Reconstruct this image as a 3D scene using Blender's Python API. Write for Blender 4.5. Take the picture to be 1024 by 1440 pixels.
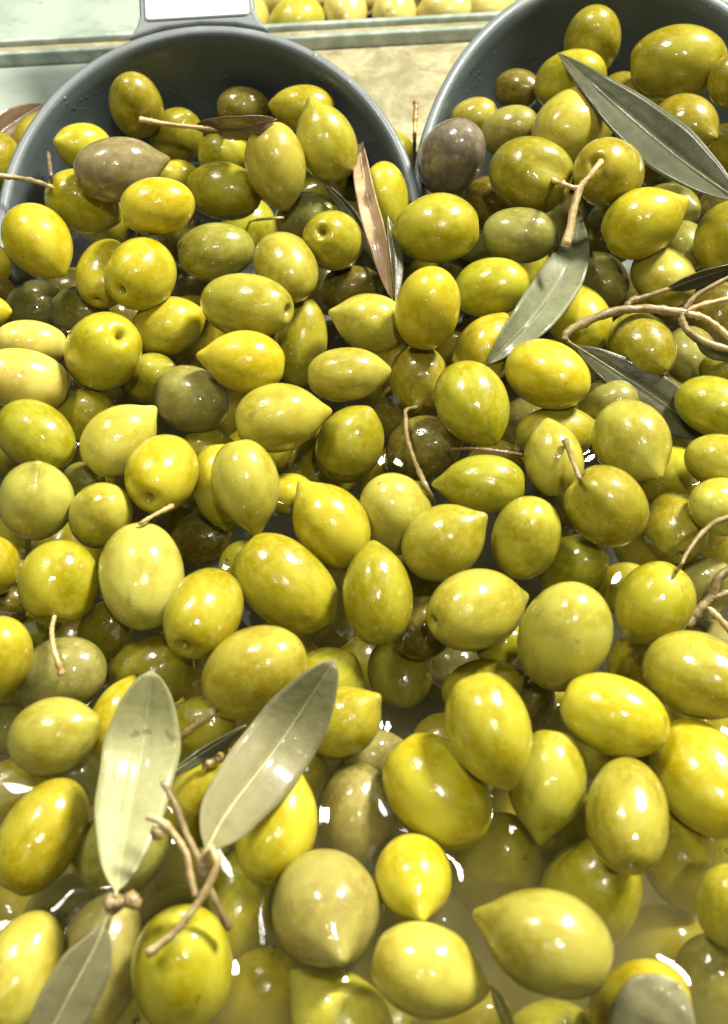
import bpy, math, random
import numpy as np
from mathutils import Vector, Matrix

for o in list(bpy.data.objects):
    bpy.data.objects.remove(o)
scene = bpy.context.scene
col = scene.collection
rng = random.Random(7)

# ------------------------------------------------------------------ camera
# world: x right, y away from the viewer, z up, z = 0 is the brine level; metres
PITCH = math.radians(50.0)
FPX = 1544.0                      # focal length in photograph pixels (1024 x 1440)
CAM = np.array((0.0, 0.0, 0.2205))
FWD = np.array((0.0, math.cos(PITCH), -math.sin(PITCH)))
UPV = np.array((0.0, math.sin(PITCH), math.cos(PITCH)))
RGT = np.array((1.0, 0.0, 0.0))
cd = bpy.data.cameras.new('camera')
cd.sensor_fit = 'VERTICAL'
cd.sensor_height = 36.0
cd.sensor_width = 36.0
cd.lens = 36.0 * FPX / 1440.0
cd.clip_start = 0.01
cd.clip_end = 50.0
cd.dof.use_dof = True
cd.dof.focus_distance = 0.300
cd.dof.aperture_fstop = 18.0
cam = bpy.data.objects.new('camera', cd)
cam.location = CAM
cam.rotation_euler = (math.radians(90) - PITCH, 0, 0)
col.objects.link(cam)
scene.camera = cam

# ------------------------------------------------------------------ world, lamps, exposure
world = bpy.data.worlds.new('World')
scene.world = world
world.use_nodes = True
world.node_tree.nodes['Background'].inputs['Color'].default_value = (0.90, 0.97, 1.0, 1)
world.node_tree.nodes['Background'].inputs['Strength'].default_value = 0.012


def lamp(name, loc, target, size, power, color, shape='DISK', size_y=None):
    ld = bpy.data.lights.new(name, 'AREA')
    ld.shape = shape
    ld.size = size
    if size_y:
        ld.size_y = size_y
    ld.energy = power
    ld.color = color
    ob = bpy.data.objects.new(name, ld)
    ob.location = loc
    d = Vector(target) - Vector(loc)
    ob.rotation_euler = d.to_track_quat('-Z', 'Y').to_euler()
    col.objects.link(ob)
    return ob


TGT = (0.0, 0.22, 0.0)
lamp('spot_lamp', (0.66, 0.70, 1.08), TGT, 0.26, 54.0, (1.0, 0.95, 0.84))
lamp('spot_lamp', (-0.50, 0.48, 1.15), TGT, 0.26, 10.5, (1.0, 0.96, 0.86))
lamp('spot_lamp', (0.12, -0.28, 0.85), (0.0, 0.10, 0.0), 0.05, 3.0, (1.0, 0.97, 0.90))
lamp('spot_lamp', (-0.30, -0.62, 1.20), TGT, 0.04, 0.9, (1.0, 0.97, 0.90))
lamp('ceiling_panel_lamp', (-0.75, 0.75, 1.55), TGT, 0.9, 2.2, (0.93, 1.0, 0.98), 'RECTANGLE', 0.35)

scene.view_settings.view_transform = 'Standard'
scene.view_settings.look = 'None'
scene.view_settings.exposure = 0.0
scene.view_settings.gamma = 1.0
scene.render.engine = 'CYCLES'
scene.cycles.max_bounces = 6
scene.cycles.diffuse_bounces = 1
scene.cycles.glossy_bounces = 3
scene.cycles.transparent_max_bounces = 12
scene.cycles.volume_bounces = 1
scene.cycles.sample_clamp_indirect = 4.0
scene.cycles.use_denoising = True


# ------------------------------------------------------------------ projection helpers
def ray(px, py):
    return FWD + (px - 512.0) / FPX * RGT + (720.0 - py) / FPX * UPV


PILE_Y = np.array((0.00, 0.165, 0.205, 0.256, 0.286, 0.32, 0.36, 0.60))
PILE_Z = np.array((0.001, 0.003, 0.007, 0.0125, 0.022, 0.026, 0.028, 0.030))


def pile_depth(px, py):
    """depth along the optical axis where the pile's mean surface is met"""
    r = ray(px, py)
    lo, hi = 0.08, 0.9
    for _ in range(40):
        m = 0.5 * (lo + hi)
        p = CAM + m * r
        if p[2] > np.interp(p[1], PILE_Y, PILE_Z):
            lo = m
        else:
            hi = m
    return 0.5 * (lo + hi)


def at(px, py, d):
    return CAM + d * ray(px, py)


# ------------------------------------------------------------------ object helpers
def new_mesh(name, verts, faces, mat, smooth=True):
    me = bpy.data.meshes.new(name)
    me.from_pydata([tuple(v) for v in verts], [], [tuple(f) for f in faces])
    if mat:
        me.materials.append(mat)
    if smooth:
        me.polygons.foreach_set('use_smooth', [True] * len(me.polygons))
    me.update()
    return me


def link(name, me, parent=None):
    o = bpy.data.objects.new(name, me)
    col.objects.link(o)
    if parent is not None:
        o.parent = parent
        bpy.context.view_layer.update()
        o.matrix_parent_inverse = parent.matrix_world.inverted()
    return o


def tag(o, label, cat, group=None):
    o['label'] = label
    o['category'] = cat
    if group:
        o['group'] = group
    return o


def struct(o):
    o['kind'] = 'structure'
    return o


def empty(name, loc):
    o = bpy.data.objects.new(name, None)
    o.empty_display_size = 0.01
    o.location = loc
    col.objects.link(o)
    return o


# ------------------------------------------------------------------ materials
def mat_new(name):
    m = bpy.data.materials.new(name)
    m.use_nodes = True
    nt = m.node_tree
    return m, nt, nt.nodes['Principled BSDF'], nt.nodes['Material Output']


class N:
    """small node-tree writer"""
    def __init__(self, nt):
        self.nt = nt

    def node(self, kind, **kw):
        n = self.nt.nodes.new(kind)
        for k, v in kw.items():
            setattr(n, k, v)
        return n

    def link(self, a, b):
        self.nt.links.new(a, b)

    def val(self, sock, v):
        if hasattr(v, 'is_linked') or isinstance(v, bpy.types.NodeSocket):
            self.link(v, sock)
        else:
            sock.default_value = v

    def math(self, op, a, b=0.0, clamp=False):
        n = self.node('ShaderNodeMath', operation=op, use_clamp=clamp)
        self.val(n.inputs[0], a)
        self.val(n.inputs[1], b)
        return n.outputs[0]

    def ramp(self, v, lo, hi, a=0.0, b=1.0):
        n = self.node('ShaderNodeMapRange', interpolation_type='SMOOTHSTEP')
        self.val(n.inputs['Value'], v)
        n.inputs['From Min'].default_value = lo
        n.inputs['From Max'].default_value = hi
        n.inputs['To Min'].default_value = a
        n.inputs['To Max'].default_value = b
        return n.outputs['Result']

    def mix(self, f, a, b, mode='MIX'):
        n = self.node('ShaderNodeMix', data_type='RGBA', blend_type=mode)
        self.val(n.inputs['Factor'], f)
        self.val(n.inputs['A'], a)
        self.val(n.inputs['B'], b)
        return n.outputs['Result']

    def noise(self, vec, scale, detail=3.0, rough=0.55, dist=0.0):
        n = self.node('ShaderNodeTexNoise')
        if vec is not None:
            self.link(vec, n.inputs['Vector'])
        n.inputs['Scale'].default_value = scale
        n.inputs['Detail'].default_value = detail
        n.inputs['Roughness'].default_value = rough
        n.inputs['Distortion'].default_value = dist
        return n.outputs['Fac']

    def voronoi(self, vec, scale, feature='F1', out='Distance'):
        n = self.node('ShaderNodeTexVoronoi', feature=feature)
        if vec is not None:
            self.link(vec, n.inputs['Vector'])
        n.inputs['Scale'].default_value = scale
        return n.outputs[out]

    def bump(self, h, strength, dist, normal=None):
        n = self.node('ShaderNodeBump')
        self.link(h, n.inputs['Height'])
        n.inputs['Strength'].default_value = strength
        n.inputs['Distance'].default_value = dist
        if normal is not None:
            self.link(normal, n.inputs['Normal'])
        return n.outputs['Normal']


def make_olive_mat():
    m, nt, bs, out = mat_new('olive_skin')
    g = N(nt)
    tc = g.node('ShaderNodeTexCoord')
    oi = g.node('ShaderNodeObjectInfo')
    off = g.node('ShaderNodeVectorMath', operation='ADD')
    g.link(tc.outputs['Object'], off.inputs[0])
    sc = g.math('MULTIPLY', oi.outputs['Random'], 137.0)
    cx = g.node('ShaderNodeCombineXYZ')
    for i in range(3):
        g.link(sc, cx.inputs[i])
    g.link(cx.outputs[0], off.inputs[1])
    vec = off.outputs[0]
    # skin colour: broad ripening patches, fine mottling, pale lenticels
    broad = g.ramp(g.noise(vec, 1.1, 2.0), 0.34, 0.66)
    fine = g.ramp(g.noise(vec, 5.5, 4.0, 0.62), 0.40, 0.72)
    base = oi.outputs['Color']
    hs = g.node('ShaderNodeHueSaturation')
    hs.inputs['Hue'].default_value = 0.508
    hs.inputs['Saturation'].default_value = 0.93
    hs.inputs['Value'].default_value = 1.22
    g.link(base, hs.inputs['Color'])
    hd = g.node('ShaderNodeHueSaturation')
    hd.inputs['Hue'].default_value = 0.492
    hd.inputs['Saturation'].default_value = 1.03
    hd.inputs['Value'].default_value = 0.74
    g.link(base, hd.inputs['Color'])
    c1 = g.mix(broad, hd.outputs[0], hs.outputs[0])
    c1 = g.mix(0.68, base, c1)
    c2 = g.mix(g.math('MULTIPLY', fine, 0.45), c1, g.mix(0.40, hs.outputs[0], (0.50, 0.455, 0.09, 1)))
    spots = g.ramp(g.voronoi(vec, 9.0), 0.05, 0.16, 1.0, 0.0)
    keep = g.ramp(g.noise(vec, 2.3, 1.0), 0.46, 0.60)
    c3 = g.mix(g.math('MULTIPLY', g.math('MULTIPLY', spots, keep), 0.42), c2, (0.60, 0.55, 0.18, 1))
    # rare brown bruises
    br = g.ramp(g.noise(vec, 1.7, 3.0, 0.6, 0.4), 0.64, 0.74)
    c3 = g.mix(g.math('MULTIPLY', br, 0.45), c3, (0.16, 0.10, 0.03, 1))
    dots = g.math('MULTIPLY', g.ramp(g.voronoi(vec, 5.0), 0.03, 0.075, 1.0, 0.0), g.ramp(g.noise(vec, 3.1, 1.0), 0.56, 0.62))
    c3 = g.mix(g.math('MULTIPLY', dots, 0.7), c3, (0.10, 0.065, 0.02, 1))
    # stem scar (local -z pole) and tip point (+z pole)
    sx = g.node('ShaderNodeSeparateXYZ')
    g.link(tc.outputs['Object'], sx.inputs[0])
    rr = g.math('SQRT', g.math('ADD', g.math('MULTIPLY', sx.outputs[0], sx.outputs[0]),
                                g.math('MULTIPLY', sx.outputs[1], sx.outputs[1])))
    wob = g.math('ADD', rr, g.math('MULTIPLY', g.math('SUBTRACT', g.noise(vec, 7.0), 0.5), 0.10))
    neg = g.math('LESS_THAN', sx.outputs[2], 0.0)
    pit = g.math('MULTIPLY', g.ramp(wob, 0.03, 0.13, 1.0, 0.0), neg)
    pos = g.math('GREATER_THAN', sx.outputs[2], 0.0)
    tip = g.math('MULTIPLY', g.ramp(wob, 0.02, 0.07, 1.0, 0.0), pos)
    c3 = g.mix(g.math('MULTIPLY', pit, 0.75), c3, (0.20, 0.14, 0.05, 1))
    c3 = g.mix(g.math('MULTIPLY', tip, 0.6), c3, (0.17, 0.11, 0.04, 1))
    g.link(c3, bs.inputs['Base Color'])
    bs.inputs['Roughness'].default_value = 0.42
    bs.inputs['Specular IOR Level'].default_value = 0.12
    bs.inputs['Subsurface Weight'].default_value = 0.0
    bs.inputs['Subsurface Radius'].default_value = (1.0, 0.75, 0.12)
    bs.inputs['Subsurface Scale'].default_value = 0.0035
    bs.inputs['Coat Weight'].default_value = 1.0
    bs.inputs['Coat IOR'].default_value = 1.47
    g.link(g.ramp(g.noise(vec, 2.6, 2.0), 0.35, 0.7, 0.08, 0.25), bs.inputs['Coat Roughness'])
    # relief: pores under a film of brine with droplets standing on it
    pores = g.noise(vec, 26.0, 2.0)
    nrm = g.bump(pores, 0.22, 0.0003)
    g.link(nrm, bs.inputs['Normal'])
    drop = g.ramp(g.voronoi(vec, 10.0), 0.06, 0.20, 1.0, 0.0)
    dk = g.ramp(g.noise(vec, 1.9, 1.0), 0.55, 0.60)
    waves = g.noise(vec, 4.0, 2.0)
    hgt = g.math('ADD', g.math('MULTIPLY', g.math('MULTIPLY', drop, dk), 0.6), g.math('MULTIPLY', waves, 0.15))
    g.link(g.bump(hgt, 1.0, 0.0011), bs.inputs['Coat Normal'])
    return m


def make_leaf_mat(name, c_lo, c_hi, rough=0.38, sss=0.0):
    m, nt, bs, out = mat_new(name)
    g = N(nt)
    tc = g.node('ShaderNodeTexCoord')
    n1 = g.noise(tc.outputs['Object'], 260.0, 4.0, 0.6)
    n2 = g.noise(tc.outputs['Object'], 60.0, 3.0)
    f = g.ramp(g.math('ADD', g.math('MULTIPLY', n1, 0.45), g.math('MULTIPLY', n2, 0.55)), 0.36, 0.64)
    c = g.mix(f, (*c_lo, 1), (*c_hi, 1))
    sp = g.ramp(g.voronoi(tc.outputs['Object'], 900.0), 0.10, 0.28, 1.0, 0.0)
    c = g.mix(g.math('MULTIPLY', sp, 0.22), c, tuple(min(1, v * 1.6) for v in c_hi) + (1,))
    sp2 = g.ramp(g.noise(tc.outputs['Object'], 210.0, 2.0, 0.5, 0.8), 0.66, 0.74)
    c = g.mix(g.math('MULTIPLY', sp2, 0.5), c, (0.10, 0.07, 0.03, 1))
    g.link(c, bs.inputs['Base Color'])
    bs.inputs['Roughness'].default_value = rough
    bs.inputs['Specular IOR Level'].default_value = 0.25
    bs.inputs['Coat Weight'].default_value = 0.3
    bs.inputs['Coat Roughness'].default_value = 0.10
    g.link(g.bump(g.math('ADD', n1, g.math('MULTIPLY', n2, 1.5)), 0.35, 0.0006), bs.inputs['Normal'])
    return m


def make_bark_mat(name, c_lo, c_hi):
    m, nt, bs, out = mat_new(name)
    g = N(nt)
    tc = g.node('ShaderNodeTexCoord')
    n1 = g.noise(tc.outputs['Object'], 420.0, 4.0, 0.65)
    n2 = g.noise(tc.outputs['Object'], 90.0, 2.0)
    f = g.ramp(g.math('ADD', g.math('MULTIPLY', n1, 0.5), g.math('MULTIPLY', n2, 0.5)), 0.36, 0.66)
    g.link(g.mix(f, (*c_lo, 1), (*c_hi, 1)), bs.inputs['Base Color'])
    bs.inputs['Roughness'].default_value = 0.42
    bs.inputs['Coat Weight'].default_value = 0.4
    bs.inputs['Coat Roughness'].default_value = 0.15
    g.link(g.bump(n1, 0.5, 0.0006), bs.inputs['Normal'])
    return m


def make_plastic_mat(name, c, rough=0.34):
    m, nt, bs, out = mat_new(name)
    g = N(nt)
    tc = g.node('ShaderNodeTexCoord')
    n1 = g.noise(tc.outputs['Object'], 55.0, 5.0, 0.65)
    n2 = g.noise(tc.outputs['Object'], 700.0, 2.0)
    scr = g.ramp(n1, 0.56, 0.72)
    g.link(g.mix(g.math('MULTIPLY', scr, 0.35), (*c, 1), tuple(v * 1.7 for v in c) + (1,)), bs.inputs['Base Color'])
    g.link(g.ramp(n1, 0.3, 0.7, rough * 0.7, rough * 1.4), bs.inputs['Roughness'])
    drops = g.ramp(g.voronoi(tc.outputs['Object'], 330.0), 0.10, 0.30, 1.0, 0.0)
    dk = g.ramp(g.noise(tc.outputs['Object'], 70.0, 1.0), 0.55, 0.62)
    h = g.math('ADD', g.math('MULTIPLY', n2, 0.2), g.math('MULTIPLY', drops, dk))
    g.link(g.bump(h, 0.5, 0.0005), bs.inputs['Normal'])
    return m


OLIVE = make_olive_mat()
LEAF_PALE = make_leaf_mat('leaf_pale', (0.25, 0.25, 0.105), (0.32, 0.315, 0.145), 0.45)
LEAF_GREY = make_leaf_mat('leaf_grey', (0.16, 0.152, 0.068), (0.215, 0.20, 0.095), 0.45)
LEAF_SILVER = make_leaf_mat('leaf_silver', (0.115, 0.125, 0.066), (0.17, 0.18, 0.10), 0.40)
LEAF_DARK = make_leaf_mat('leaf_dark', (0.038, 0.038, 0.015), (0.068, 0.066, 0.028), 0.34)
LEAF_SLATE = make_leaf_mat('leaf_slate', (0.06, 0.064, 0.034), (0.095, 0.098, 0.053), 0.40)
LEAF_BROWN = make_leaf_mat('leaf_brown', (0.13, 0.085, 0.055), (0.21, 0.14, 0.095), 0.34)
LEAF_PINK = make_leaf_mat('leaf_pink', (0.36, 0.23, 0.12), (0.50, 0.35, 0.21), 0.30)
RIB_PALE = make_leaf_mat('leaf_rib_pale', (0.36, 0.36, 0.17), (0.44, 0.43, 0.22), 0.4)
RIB_DULL = make_leaf_mat('leaf_rib_dull', (0.11, 0.11, 0.055), (0.17, 0.165, 0.085), 0.4)
STEM_TAN = make_bark_mat('stem_tan', (0.36, 0.25, 0.09), (0.58, 0.45, 0.22))
STEM_BROWN = make_bark_mat('stem_brown', (0.16, 0.112, 0.04), (0.33, 0.25, 0.105))
STEM_GOLD = make_bark_mat('stem_gold', (0.22, 0.13, 0.02), (0.42, 0.28, 0.06))
STEM_DARK = make_bark_mat('stem_dark', (0.10, 0.06, 0.035), (0.22, 0.14, 0.08))
SCOOP_GREY = make_plastic_mat('scoop_plastic', (0.060, 0.077, 0.080))
RIM_GREY = make_plastic_mat('pale_rim_plastic', (0.15, 0.17, 0.175), 0.4)
PANEL_WHITE = make_plastic_mat('label_white', (0.74, 0.80, 0.82), 0.25)

# ------------------------------------------------------------------ the olives one can tell apart
# centre x, y and apparent length, width in photograph pixels; heading of the pointed end (deg);
# height above the mean pile surface (mm); colour; shape; end that faces the viewer; label
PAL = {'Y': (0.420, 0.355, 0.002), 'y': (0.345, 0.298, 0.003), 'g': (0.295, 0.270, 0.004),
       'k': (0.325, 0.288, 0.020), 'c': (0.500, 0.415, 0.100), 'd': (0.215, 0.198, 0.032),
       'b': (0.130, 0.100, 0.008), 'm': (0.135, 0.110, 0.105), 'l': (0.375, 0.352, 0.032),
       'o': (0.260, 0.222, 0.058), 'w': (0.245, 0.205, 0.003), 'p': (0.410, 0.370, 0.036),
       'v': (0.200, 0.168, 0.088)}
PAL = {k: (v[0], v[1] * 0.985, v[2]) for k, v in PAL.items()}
HS = 'in the white-handled scoop'
PS = 'in the plain-rimmed scoop'
OLIVES = [
 # --- inside the scoop with the handle
 (190,147, 84, 74,100,  2,'w','r','-', 'upright yellow olive closest to the back wall, '+HS),
 (115,206, 82, 66,170,  0,'y','n','-', 'yellow olive half hidden behind the mauve one, '+HS),
 (173,235,134, 88, 10,  9,'v','p','-', 'dull mauve-brown olive with pointed tip, '+HS),
 (120,287,110, 84,-25,  2,'y','n','e', 'yellow olive with a thin pale stem crossing the scoop rim'),
 (223,290,103, 80,  8, 12,'Y','r','-', 'bright yellow glossy olive lying against the mauve-brown one'),
 (250,191, 82, 74, 60, -6,'w','n','-', 'shaded yellow olive under the twig of the brown leaf'),
 (345,152, 78, 58,  0, -8,'b','n','-', 'dark olive behind the brown leaf, '+HS),
 (318,216, 78, 62,  0, -3,'g','n','-', 'green-yellow olive just in front of the brown leaf'),
 (253,250, 66, 50,  0, -9,'y','n','-', 'small yellow olive showing between mauve-brown and bright yellow olives'),
 (317,270,102, 80,-10,  4,'w','r','-', 'plump olive-green olive in the middle, '+HS),
 (390,236,120, 84,-80,  7,'k','n','-', 'pale khaki olive standing with its tip down, '+HS),
 (424,152, 94, 64,175, -1,'y','n','-', 'yellow olive tucked behind the pale upright one, '+HS),
 (457,195,120, 86,110,  9,'k','p','-', 'pale olive with pointed tip up, touching the pink leaf'),
 (432,307, 88, 72, 20, -8,'d','n','-', 'dull olive in shade beside the one with an open stem hole'),
 (468,340, 86, 82,-40,  4,'g','r','s', 'green olive with an open stem hole beside the pink leaf'),
 (540,280,102, 68, 90,  0,'Y','r','-', 'yellow olive between the pink leaf and the scoop wall'),
 (305,353,108, 80,  8,  2,'d','r','-', 'dull grey-green olive with a soft white shine'),
 (55,343, 112, 90,-55,  4,'Y','n','-', 'bright yellow olive resting at the rim end of the handled scoop'),
 (150,381,100, 78,70,  -2,'y','n','s', 'yellow olive with a dark stem pit wedged behind a rounder one'),
 (200,382,106, 96, 40,  6,'Y','n','s', 'large warm yellow olive with its pit turned down and forward'),
 (402,378, 98, 86,-60,  3,'k','r','-', 'cream-khaki olive near the open-holed green one'),
 (-14,372, 64, 60,  0,  0,'Y','n','-', 'yellow olive cut off at the edge, beside the scoop rim end'),
 (50,427,  78, 66, 20, -5,'d','r','-', 'dull pale-green olive in shade below the bright rim-end olive'),
 (115,440, 78, 74,  0, -6,'d','r','-', 'dull grey-green olive behind the large pitted yellow one'),
 (-12,438, 58, 46,  0,  2,'Y','n','-', 'small slice of yellow olive beside the cream ones'),
 (345,429,138, 90,172,  8,'k','r','s', 'long khaki olive with a white-edged stem hole'),
 (240,457,106, 82, 18,  2,'y','n','-', 'yellow olive with a brown pit, under the long khaki one'),
 (425,478,128, 74, 82, -4,'g','n','-', 'upright green olive standing behind two crosswise olives'),
 (42,482,  98, 64,175,  3,'c','r','-', 'cream-yellow olive lying on top of the largest cream one'),
 (30,534, 128, 88,170,  7,'c','r','-', 'large pinkish cream olive, the palest of the pile'),
 (144,494,112,104,220,  8,'Y','r','s', 'big round yellow olive with a creased dimple on top'),
 (338,508,124, 88,172, 10,'Y','p','-', 'vivid lemon-yellow olive with a sharp tip, below the khaki one'),
 (215,531, 80, 68, 30, -6,'g','n','-', 'shaded green olive behind the dull brownish one'),
 (270,562,106, 92,-20,  0,'d','r','-', 'dull brownish-green olive with a single white glint'),
 (516,453,112, 84,165,  5,'p','p','-', 'pale olive with a blunt cut-looking tip below the pink leaf'),
 (497,405, 92, 66, 10, -8,'b','n','-', 'brownish shaded olive behind the tip of the pink leaf'),
 (603,432,114, 92, 80,  8,'Y','r','-', 'smooth upright bright yellow olive beside the pink leaf tip'),
 (492,526,118, 78,  5,  5,'k','n','-', 'khaki olive lying crosswise next to the green upright olive'),
 (400,587,136, 96,  8,  6,'k','p','-', 'large khaki-yellow olive with its tip to one side'),
 (495,621,116, 94, 62,  1,'g','n','-', 'fresh yellow-green olive beside the large khaki one'),
 (590,533,100, 86, 100, -2,'w','h','e', 'olive with a dark stem curling out of its pit'),
 (667,571,128,100,-60,  9,'g','n','-', 'speckled bright green-yellow olive, below the silver leaf tip'),
 (684,490,112, 86, 60,  0,'Y','n','-', 'yellow olive half covered by the silver leaf tip'),
 (120,584, 82, 74, 20, -3,'y','r','-', 'yellow olive behind the pale pointed one'),
 (52,614, 114, 94,-35,  7,'g','r','-', 'mottled yellow-green olive under the large cream one'),
 (173,614,126, 92, 42,  7,'p','p','-', 'pale green olive with a nipple-like tip pointing up'),
 (230,665,112,100, 60,  8,'Y','r','s', 'shiny yellow olive with a small black pit at its lower end'),
 (50,698, 118,104, 85,  8,'l','p','-', 'broad pale green olive with its tip on top'),
 (120,676, 60, 54,  0, -8,'d','n','-', 'small shaded green olive squeezed behind the lime one'),
 (142,725, 94, 88, 60,  7,'l','r','t', 'small round lime-green olive'),
 (293,632, 78, 62, 10, -6,'y','n','-', 'yellow olive in shade behind the twin khaki olives'),
 (348,688,138, 94,-78, 10,'k','p','-', 'dull khaki olive with tip down, overlapping a yellow twin'),
 (313,686,122, 84,-85,  2,'y','n','-', 'yellow olive mostly hidden behind the dull khaki twin'),
 (412,695, 66, 60,  0, -6,'Y','n','-', 'bit of bright yellow olive behind a lemon-shaped one'),
 (460,732,138,102,125,  8,'Y','p','-', 'long bright yellow olive tilted with its tip up'),
 (285,757, 90, 74, 10, -9,'b','n','-', 'dark olive in the hollow beside the big pale egg-shaped one'),
 (201,812,148,118,-85,  8,'p','r','-', 'big pale egg-shaped olive standing upright'),
 (85,815, 114,110, 82,  5,'y','h','e', 'round yellow olive with a stem hanging over the brine'),
 (405,823,164,118,-42,  8,'y','r','-', 'largest oval yellow olive of the dry pile, lying aslant'),
 (340,790, 70, 60, 60, -6,'y','n','-', 'edge of a yellow olive behind the largest oval one'),
 (288,860,130,106, 60,  7,'y','r','s', 'yellow olive with a deep round stem hole facing out'),
 (530,832,146,100, 95,  7,'g','n','-', 'pear-shaped green-yellow olive touching the brine'),
 (557,721,112,102,120,  2,'p','r','-', 'cream-white highlighted olive at the end of the dark curved stem'),
 (630,758,132,104, 32,  8,'k','p','-', 'khaki olive with a sharp tip beside the cream-white one'),
 (672,681,130, 84,180,  6,'g','p','-', 'lemon-shaped yellow-green olive with its tip to the thin stem'),
 (600,630,112, 90, 20, -5,'b','n','-', 'dark brownish olive under the curved stem'),
 (740,755,116, 98, 75,  6,'k','r','-', 'khaki olive with a small scarred dent on top'),
 (678,856,150,112, 16,  8,'k','p','s', 'khaki-green olive with deep pit and sharp far tip'),
 (795,893,142,130, 70,  8,'p','r','-', 'big round pale yellow olive at the waterline'),
 (808,797,100, 86, 30,  1,'g','r','-', 'round green-yellow olive behind the big pale one'),
 (880,825, 84, 72, 20, -3,'k','n','-', 'pale olive half hidden behind the green stemmed one'),
 (917,852,126,108,235,  8,'g','n','e', 'green-yellow olive with a brown stem rising from its top'),
 (855,715,118,106,-42,  9,'w','h','e', 'deep yellow olive with short stem at its wrinkled pit'),
 (778,642,110, 84,100,  8,'k','n','-', 'brown-freckled olive with a short stem standing beside it'),
 (785,611,118, 84, 10,  0,'g','n','-', 'yellow-green olive lying behind the freckled one'),
 (893,626,130,106,-52,  8,'k','p','-', 'khaki olive with its tip down, below the dark leaf'),
 (772,527,120, 94,-22,  5,'Y','r','-', 'glossy yellow olive next to the leaf-bearing twig'),
 (855,570, 84, 76, 20, -4,'d','r','-', 'pale dull olive in the shade of the dark leaf'),
 (905,489,106, 90,-45,  2,'w','n','-', 'lumpy olive with ridged skin under the twig'),
 (815,450,102, 88,-50,  1,'Y','r','-', 'yellow olive under the end of the branching twig'),
 (693,405,106, 82, 12,  3,'g','r','-', 'plump green-yellow olive touching the silver leaf'),
 (845,396, 92, 76,-30, -3,'d','n','-', 'dull green olive with a white glint beyond the silver leaf'),
 (934,391, 94, 80,-35,  2,'k','r','-', 'smooth pale yellow olive behind the twig fork'),
 (962,350, 74, 66,-60, -6,'d','n','-', 'dim green olive with two glints behind the twig fork'),
 # --- inside and before the second scoop
 (610,324,126, 96,185,  6,'g','n','-', 'large green-yellow olive below the purple one'),
 (637,221, 94, 90, 60,  8,'m','r','-', 'purple-grey olive with streaked white shine at the scoop rim'),
 (910,310,126, 94, 28,  8,'y','p','-', 'yellow olive with tip up, lying below the slate leaf'),
 (858,243, 98, 94,-30, 10,'w','r','s', 'round olive at the upper arm of the forked stem'),
 (744,245,116,102,165,  9,'w','h','e', 'cleft olive at the side arm of the forked stem'),
 (803,180,118,102,215, 10,'k','h','-', 'heart-shaped pale yellow olive with a notch'),
 (733,331,106, 78,  0,  2,'d','r','-', 'oblong khaki olive beside the long arm of the forked stem'),
 (718,183, 84, 64, 20,  0,'d','r','-', 'dull pale olive between the purple and the heart-shaped ones'),
 (662,168, 76, 56,200,  0,'k','n','e', 'small pale olive with a black scar beside the purple one'),
 (833,56,  88, 80, 80, 10,'w','r','-', 'round olive against the back wall, '+PS),
 (803,112,100, 80, 20,  4,'g','r','-', 'half-lit green olive at the tip of the slate leaf'),
 (955,88, 132,100,  5, 14,'w','r','-', 'largest brownish-yellow olive, '+PS),
 (730,126, 68, 58,  0,  0,'b','n','-', 'dark olive in deep shade by the inner wall, '+PS),
 (880,131, 70, 58,  0,  0,'w','n','-', 'shaded olive showing past the slate leaf edge'),
 (968,179,100, 86,-20,  8,'w','p','-', 'yellow olive with tip turned to the edge, beyond the slate leaf'),
 (1028,112, 74, 62, 90, 12,'w','n','-', 'cut-off olive beside the largest brownish one'),
 (1020,332,104, 82, 80,  2,'y','n','-', 'cut-off yellow olive below the slate leaf base'),
 (690,282, 74, 66,  0, -8,'b','n','-', 'dark olive in the gap under the cleft one'),
 (972,503, 78, 76,-70, -5,'d','n','-', 'shaded olive in the crook of the branching twig'),
 (1005,572,114, 84,160,  3,'g','r','-', 'pale green olive at the tip of the dark leaf'),
 (1012,647, 98, 76,170,  4,'k','r','-', 'pale khaki olive just below the dark leaf tip'),
 (1018,712, 90, 84,170,  4,'p','r','-', 'pale smooth olive over which a bent stem passes'),
 (950,741,102, 88,100,  0,'w','r','s', 'green olive with a puckered pit near the bent stem'),
 (942,667, 94, 84, 30, -3,'y','n','-', 'yellow olive behind the khaki tip-down one'),
 (990,825, 90, 84, 40, -6,'d','n','-', 'dim olive under the forked brown twig'),
 (1015,520, 60, 50, 0, -6,'w','n','-', 'sliver of olive at the twig, cut off'),
 # --- at and below the waterline
 (983,951,150,120,-22,  8,'k','r','-', 'large glossy khaki olive at the foot of the forked brown twig'),
 (866,1007,152,110,-22, 7,'Y','r','-', 'bright yellow olive ringed by water beside the big round one'),
 (690,1030,166,120,-72,12,'y','n','-', 'long yellow olive with brown scar on top, over open water'),
 (617,1115,172,132,-50, 2,'Y','r','-', 'blunt yellow olive beside the open water gap'),
 (770,1108,158,110,-100,3,'k','p','-', 'khaki wet olive with tip down behind the scarred one'),
 (884,1143,156,114, 90, 8,'k','r','s', 'blunt floating olive with its dent turned down'),
 (990,1096,170,132,-60, 4,'Y','r','-', 'large bright yellow floating olive beside the blunt dented one'),
 (682,968,120, 86, 20, -7,'w','n','-', 'dark wet olive behind the scarred one'),
 (565,948,102, 94,-80,-16,'w','n','-', 'dim olive sunk in the open water gap'),
 (488,1011,122, 98, 35, 0,'y','p','-', 'yellow olive with tip up beside the grey leaf'),
 (360,945,152,120, 32, 5,'k','r','-', 'khaki olive at the waterline above the grey leaf'),
 (215,946,118,106, 30,-7,'w','r','-', 'sunken olive in the milky brine behind the pale leaf'),
 (88,952, 116,108, 30,-4,'d','r','-', 'half-sunk khaki olive under the hanging stem'),
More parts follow.
